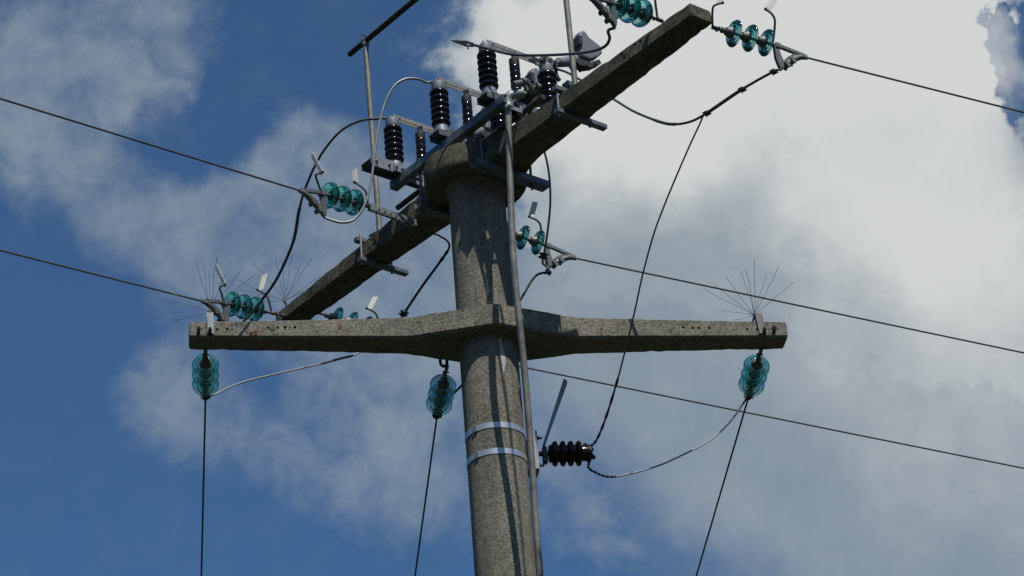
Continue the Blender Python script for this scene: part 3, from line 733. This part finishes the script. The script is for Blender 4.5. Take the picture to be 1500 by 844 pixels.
M_STAIN = mat('rust_stain', (.075, .045, .028), .9, vary=.5, vscale=70)
for x, y, w_, h_ in ((291, 487, 2.2, 5), (308, 489, 2.6, 3), (1134, 480, 7, 2.4), (1121, 489, 2.2, 3), (400, 481, 4.2, 3.0)):
    bm = BM(); prism(bm, patch(bm, x, y, w_, h_, lambda a, b: fA(a, min(b, 491.5), .0006)), Cn*.002); fin('rust_stain', bm, M_STAIN if x != 400 else mat('reddish_stain', (.16, .11, .085), .9, vary=.3, vscale=90), armA, smooth=False)
def fP(x, y):                                                       # a point on the skin of the pole
    o_, d_ = CAM - AXIS, ray(x, y); r = .1866
    a_, b_, c_ = d_.x**2+d_.y**2, 2*(o_.x*d_.x+o_.y*d_.y), o_.x**2+o_.y**2-r*r
    return CAM + d_*((-b_ - math.sqrt(max(0, b_*b_-4*a_*c_)))/(2*a_))
for pts in ([(731, 497), (734, 496), (736, 508), (739.5, 520), (741, 530), (738.5, 545), (737, 552), (735.5, 540), (733, 528), (732.5, 512)], [(712, 408), (714, 407), (716, 424), (714.5, 436), (713, 424)]):
    bm = BM(); a_ = [fP(*q) for q in pts]; prism(bm, a_, V((0, .004, 0))); fin('lime_streak', bm, M_WHT, pole, smooth=False)

# ------------------------------------------------------------------ bird spikes
def spikes(label, base, foot, tips, dsp):
    t = thing('bird_spike', label, 'bird spikes', foot, 'needle fans against birds')
    bm = BM(); tube(bm, [foot, base + Z*.006], .007, 8); lathe(bm, base - Z*.01, Z, [(0, .012), (.02, .012)], 10); fin('stem', bm, M_CAP, t)
    d0 = depth(base)
    for i, (x, y) in enumerate(tips):
        tip = at_depth(x, y, d0 + dsp*math.sin(i*2.4))
        bm = BM(); tube(bm, [base, (base*2+tip)/3 + V((random.uniform(-1, 1), 0, random.uniform(-1, 1)))*.006, (base+tip*2)/3 + V((random.uniform(-1, 1), 0, random.uniform(-1, 1)))*.008, tip], .0013, 6); fin('needle', bm, M_SPIKE, t)
f1_ = Ap(1.70, .01, .058)
b_ = at_depth(1105.5, 462, depth(f1_))
spikes('fan of thin needles on the right end of the lower crossarm', b_, f1_, [(1031, 423), (1046, 417), (1063, 405), (1085, 397), (1092, 394), (1105, 380), (1123, 402), (1141, 390), (1163, 413), (1058, 454), (1073, 469)], .12)
f2_ = Ap(-1.80, .0, .056); b_ = at_depth(308, 457, depth(f2_))
spikes('fan of thin needles on the left end of the lower crossarm', b_, f2_, [(287, 384), (299, 389), (318, 378), (306, 396), (354, 394), (375, 401), (252, 429), (231, 438), (250, 472), (330, 402), (392, 428)], .12)
f3_ = B(-2.17, -.02, .012); b_ = at_depth(417, 441, depth(f3_))
spikes('fan of thin needles on the far tip of the upper crossarm', b_, f3_, [(372, 386), (403, 372), (413, 380), (429, 371), (441, 385), (457, 378), (480, 398), (347, 410), (351, 424), (385, 443), (483, 405)], .12)

# ------------------------------------------------------------------ jumper cables
def jumper(name, label, cat, pts, r, m, P0=None, P1=None, d0=None, d1=None, group='jumper cables', per=7, bow=0.):
    d0 = depth(P0) if P0 is not None else d0; d1 = depth(P1) if P1 is not None else d1
    cum = [0]
    for a, b in zip(pts, pts[1:]): cum.append(cum[-1] + math.hypot(b[0]-a[0], b[1]-a[1]))
    W_ = []
    for (x, y), c in zip(pts, cum):
        f = c/cum[-1]; W_.append(at_depth(x, y, d0 + (d1-d0)*f + bow*math.sin(math.pi*f)))
    if P0 is not None: W_ = [P0] + W_
    if P1 is not None: W_ = W_ + [P1]
    bm = BM(); C_ = curve(W_, per); tube(bm, C_, r, 10)
    o = tag(fin(name, bm, m, loc=C_[0]), label, cat, group); return o, C_, W_
def sleeve(o, P, i, j, r, m, name='sleeve', knobby=False):
    seg = P[i:j+1]
    bm = BM(); tube(bm, seg, [r*(1 + (.28*math.sin(k*2.1) if knobby else 0)) for k in range(len(seg))], 10); fin(name, bm, m, o)
def connector(o, P, d, s=1.):
    """parallel-groove connector: two saddles and a bolt"""
    bm = BM(); d = d.normalized(); x, y = frame(d)
    box(bm, P + x*.014*s, d, x, y, .055*s, .024*s, .040*s); box(bm, P - x*.014*s, d, x, y, .055*s, .022*s, .034*s)
    for q in (-.016, .016):
        tube(bm, [P + d*q*s - x*.045*s, P + d*q*s + x*.045*s], .007*s, 8); bolt(bm, P + d*q*s + x*.022*s, x, .014*s, .012*s, .018*s)
    bolt(bm, P + y*.012*s, y, .014*s, .014*s, .02*s)
    fin('connector', bm, M_DARKST, o, smooth=False, bevel=.002)
def capP(b, l, z=.640): return B(b, l, z)
def near(Cp, x, y):
    best = min(range(len(Cp)), key=lambda i: (lambda d: (CXP+FPX*d.dot(cr)/d.dot(cf)-x)**2 + (CYP-FPX*d.dot(cu)/d.dot(cf)-y)**2)(Cp[i]-CAM))
    return best
def pxy(P):
    d = P-CAM; return CXP+FPX*d.dot(cr)/d.dot(cf), CYP-FPX*d.dot(cu)/d.dot(cf)
# left span to the front posts
o, c, w = jumper('jumper_cable', 'dark cable arching up from the far left string to the leftmost front post', 'cable',
    [(345, 478), (362, 466), (384, 439), (404, 411), (422, 374), (432, 345), (438, 309), (448, 274), (469, 229), (498, 193), (528, 177), (553, 174)], .0088, M_WIRE, tail(sL3), capP(PITCH[0], -.29))
sleeve(o, c, near(c, 429, 355), near(c, 439, 305), .0118, M_WIRE)
sleeve(o, c, near(c, 384, 439), near(c, 429, 355), .0095, M_DARKW, 'sheath')
o, c, w = jumper('jumper_cable', 'pale cable looping under the middle left string and up to the middle front post', 'cable',
    [(499, 326), (518, 322), (533, 303), (542, 274), (547, 241), (553, 196), (563, 154), (577, 127), (594, 116), (612, 116), (626, 121)], .0088, mat('grey_aluminium_cable', (.30, .31, .31), .5, .4, vary=.2, vscale=40), tail(sL2), capP(PITCH[1], -.29))
o, c, w = jumper('jumper_cable', 'grey cable from the near left string to the right front post, ending in a palm', 'cable', bow=.14, pts=
    [(891, 45), (893, 57), (886, 68), (868, 75), (838, 79), (800, 81), (765, 81), (740, 78), (714, 71), (694, 66)], r=.0095, m=M_WIRE, P0=tail(sL1), d1=depth(capP(PITCH[2], -.30)))
e_ = c[-1]; tp_ = at_depth(661, 59, depth(e_) - .02); d_ = (tp_-e_).normalized(); sd_ = d_.cross(cf).normalized()
bm = BM(); prism(bm, [e_ + sd_*.014, e_ - sd_*.014, e_ - sd_*.02 + d_*.05, tp_ - sd_*.004, tp_ + sd_*.004, e_ + sd_*.022 + d_*.05], cf*.012); bolt(bm, e_ + d_*.04 - Z*.01, -Z, .014, .012, .02); fin('palm', bm, M_GALV, o, smooth=False, bevel=.003)
for b in PITCH[:2]:
    pass
# right span to the rear posts
o, c, w = jumper('jumper_cable', 'grey cable hanging from the near right clamp and passing behind the upper crossarm', 'cable',
    [(1133, 105), (1087, 131), (1035, 166), (1012, 178), (990, 182), (968, 179), (930, 164), (903, 148), (868, 127), (843, 113), (828, 105)], .0085, M_WIRE, tail(sR1), capP(PITCH[2], .30, .655))
sleeve(o, c, near(c, 1087, 131), near(c, 1037, 164), .0115, M_WIRE)
sleeve(o, c, near(c, 990, 182), near(c, 960, 177), .0105, M_WIRE)
tapP = c[near(c, 1030, 169)]
for x, y in ((1131, 104), (1087, 131), (1036, 165)):
    i = near(c, x, y); connector(o, c[i], c[i+1]-c[i-1], .62)
o, c, w = jumper('jumper_cable', 'grey cable rising from the clamp right of the pole to behind the hub', 'cable',
    [(795, 385), (797, 372), (802, 340), (806, 300), (805, 262), (800, 232), (792, 208), (775, 180), (757, 165)], .0078, M_TUBE, tail(sR2), capP(PITCH[1], .30, .655))
i = near(c, 797, 376); connector(o, c[i], c[i+1]-c[i-1], .8); connector(o, tail(sR2) - Z*.03, V((.5, 0, -.8)), .7)
o2, c2, w2 = jumper('jumper_cable', 'dark cable running down behind the pole to the string beside it', 'cable',
    [(784, 405), (765, 435), (735, 485), (700, 538), (678, 563), (657, 584)], .008, M_DARKW, tail(sR2) - Z*.03, WLOC[CS[1][0]] @ V((.06, 0, 0)))
o, c, w = jumper('jumper_cable', 'dark sheathed cable rising from behind the lower crossarm to the upper one', 'cable',
    [(585, 470), (592, 459), (618, 420), (640, 390), (656, 367), (658, 358), (653, 351), (643, 345), (630, 335), (640, 290), (665, 225)], .0078, M_WIRE, tail(sR3), capP(PITCH[0], .30, .655))
i = near(c, 592, 459); connector(o, c[i], c[i+1]-c[i-1], .8); tapQ = c[i]
sleeve(o, c, near(c, 594, 456), near(c, 653, 371), .0092, M_DARKW)
sleeve(o, c, near(c, 644, 384), near(c, 656, 366), .0105, M_DARKW, 'spiral_tie', True)
o, c, w = jumper('jumper_cable', 'pale cable sagging under the left half of the lower crossarm', 'cable',
    [(315, 578), (335, 568), (362, 558), (400, 549), (435, 541), (470, 533), (500, 525), (522, 519), (552, 502), (578, 482)], .0066, M_ALU, WLOC[CS[0][0]] @ V((.07, 0, -.01)), tapQ)
sleeve(o, c, near(c, 468, 534), near(c, 516, 521), .0085, M_WIRE)

# ------------------------------------------------------------------ horizontal dark insulator on the pole side
PI0 = onvert(803, 665, AXIS, aA)
si = thing('standoff_insulator', 'maroon ribbed standoff insulator strapped to the right side of the pole by bright bands', 'insulator', PI0)
pr = [(0, .030), (.004, .052), (.012, .06)]
for k in range(4):
    c0 = .042 + k*.050
    pr += [(c0-.022, .053), (c0-.016, .070), (c0-.006, .0800), (c0+.004, .0815), (c0+.012, .076), (c0+.017, .056)]
pr += [(.215, .05), (.24, .05), (.268, .047), (.275, .040), (.276, 0)]
bm = BM(); lathe(bm, PI0, An, pr, 40); fin('ribbed_body', bm, M_PORC2, si)
bm = BM()
for dx, dz in ((.272, .035), (.28, -.02), (.25, .045)): tube(bm, [PI0 + An*(dx-.02) + Z*dz - Cn*.03, PI0 + An*(dx+.01) + Z*dz + Cn*.02], .014, 8)
tube(bm, curve([PI0 + An*.24 + Z*.055, PI0 + An*.262 - Cn*.05, PI0 + An*.25 - Z*.055, PI0 + An*.262 + Cn*.05, PI0 + An*.24 + Z*.055], 6), .009, 8); fin('cable_tie', bm, M_DARKW, si)
bm = BM(); tube(bm, [PI0 - An*.075, PI0], .016, 12); box(bm, PI0 - An*.022 - Z*.012, An, Cn, Z, .028, .05, .10); bolt(bm, PI0 - An*.022 + Z*.04, Z, .013, .012, .018); fin('stud', bm, M_DARKST, si)
bm = BM(); x0 = PI0 - An*.105
rr = (x0 - AXIS); 
box(bm, x0 + An*.030, An, Cn, Z, .010, .13, .27); box(bm, x0 + Cn*.06, Cn, An, Z, .008, .06, .262); box(bm, x0 - Cn*.06, Cn, An, Z, .008, .06, .262); box(bm, x0 - Z*.129, Z, An, Cn, .006, .052, .112)
fin('bracket_plate', bm, M_GALV, si, smooth=False, bevel=.002)
for dz in (.095, -.095):
    for q in (-.03, .03)[:1]:
        bm = BM(); bolt(bm, x0 + An*.034 + Z*dz + Cn*q, An, .014, .014, .022); fin('bolt', bm, M_DARKST, si)
def rpole(z): return .196 - .0009*min(z, 11.5) if z < 11.5 else .183
for x, y in ((726, 622), (731, 660)):
    zc = on(x, y, V((0, -.188, 0)), V((0, 1, 0))).z; r = rpole(zc)
    bm = BM(); lathe(bm, AXIS + Z*zc, Z, [(-.019, r+.0005), (-.019, r+.0035), (.019, r+.0035), (.019, r+.0005)], 64)
    bd = fin('steel_band', bm, mat('shiny_band', (.60, .63, .66), .38, .6), si)
    bm = BM(); a_ = R(-128); q = AXIS + Z*zc + V((math.cos(a_), math.sin(a_), 0))*(r+.006); box(bm, q, V((math.cos(a_), math.sin(a_), 0)), V((-math.sin(a_), math.cos(a_), 0)), Z, .007, .03, .045); fin('buckle', bm, M_GALV, bd, smooth=False, bevel=.0015)
a, b = at_depth(797, 650, depth(PI0)), at_depth(828.5, 557, depth(PI0) + .50)
bm = BM(); d = (b-a).normalized(); sd = d.cross(cf).normalized(); sd = (sd*.8 + d.cross(sd)*.6).normalized()
prism(bm, [a - sd*.010, a + sd*.010, b - d*.05 + sd*.019, b - d*.01 + sd*.019, b + sd*.012, b - sd*.012, b - d*.01 - sd*.019, b - d*.05 - sd*.019], d.cross(sd)*.004)
fin('marker_strip', bm, M_STRIP, si, smooth=False)
PE = PI0 + An*.262
o, c, w = jumper('jumper_cable', 'thin dark cable dropping from the near right jumper to the maroon standoff insulator', 'cable',
    [(1024, 184), (1010, 214), (990, 260), (972, 304), (957, 345), (941, 404), (930, 455), (918, 505), (903, 562), (886, 616), (873, 646)], .0056, M_WIRE, tapP, PE + Z*.045)
sleeve(o, c, near(c, 905, 558), len(c)-2, .0076, M_DARKW, 'binding', True)
o, c, w = jumper('jumper_cable', 'cable sagging from the maroon standoff insulator to the right string, dark then pale', 'cable',
    [(862, 685), (874, 693), (888, 698), (905, 698), (932, 692), (968, 681), (1003, 665), (1034, 649), (1060, 628), (1078, 607), (1088, 592)], .0056, M_ALU, PE - Z*.045, WLOC[CS[2][0]] @ V((.07, 0, -.01)))
sleeve(o, c, 0, near(c, 903, 698), .0072, M_DARKW, 'binding', True)
sleeve(o, c, near(c, 1052, 635), len(c)-1, .0064, M_DARKW, 'sheath')

P_ = B(-1.18, -.07, .075)
o, c, w = jumper('earth_wire', 'short black wire from the perch clamp to the upper crossarm', 'cable', [(541, 346), (549, 341), (560, 336), (570, 333), (579, 329)], .006, M_DARKW, None, None, depth(P_), depth(B(-.85, -.1, .04)), group=None)
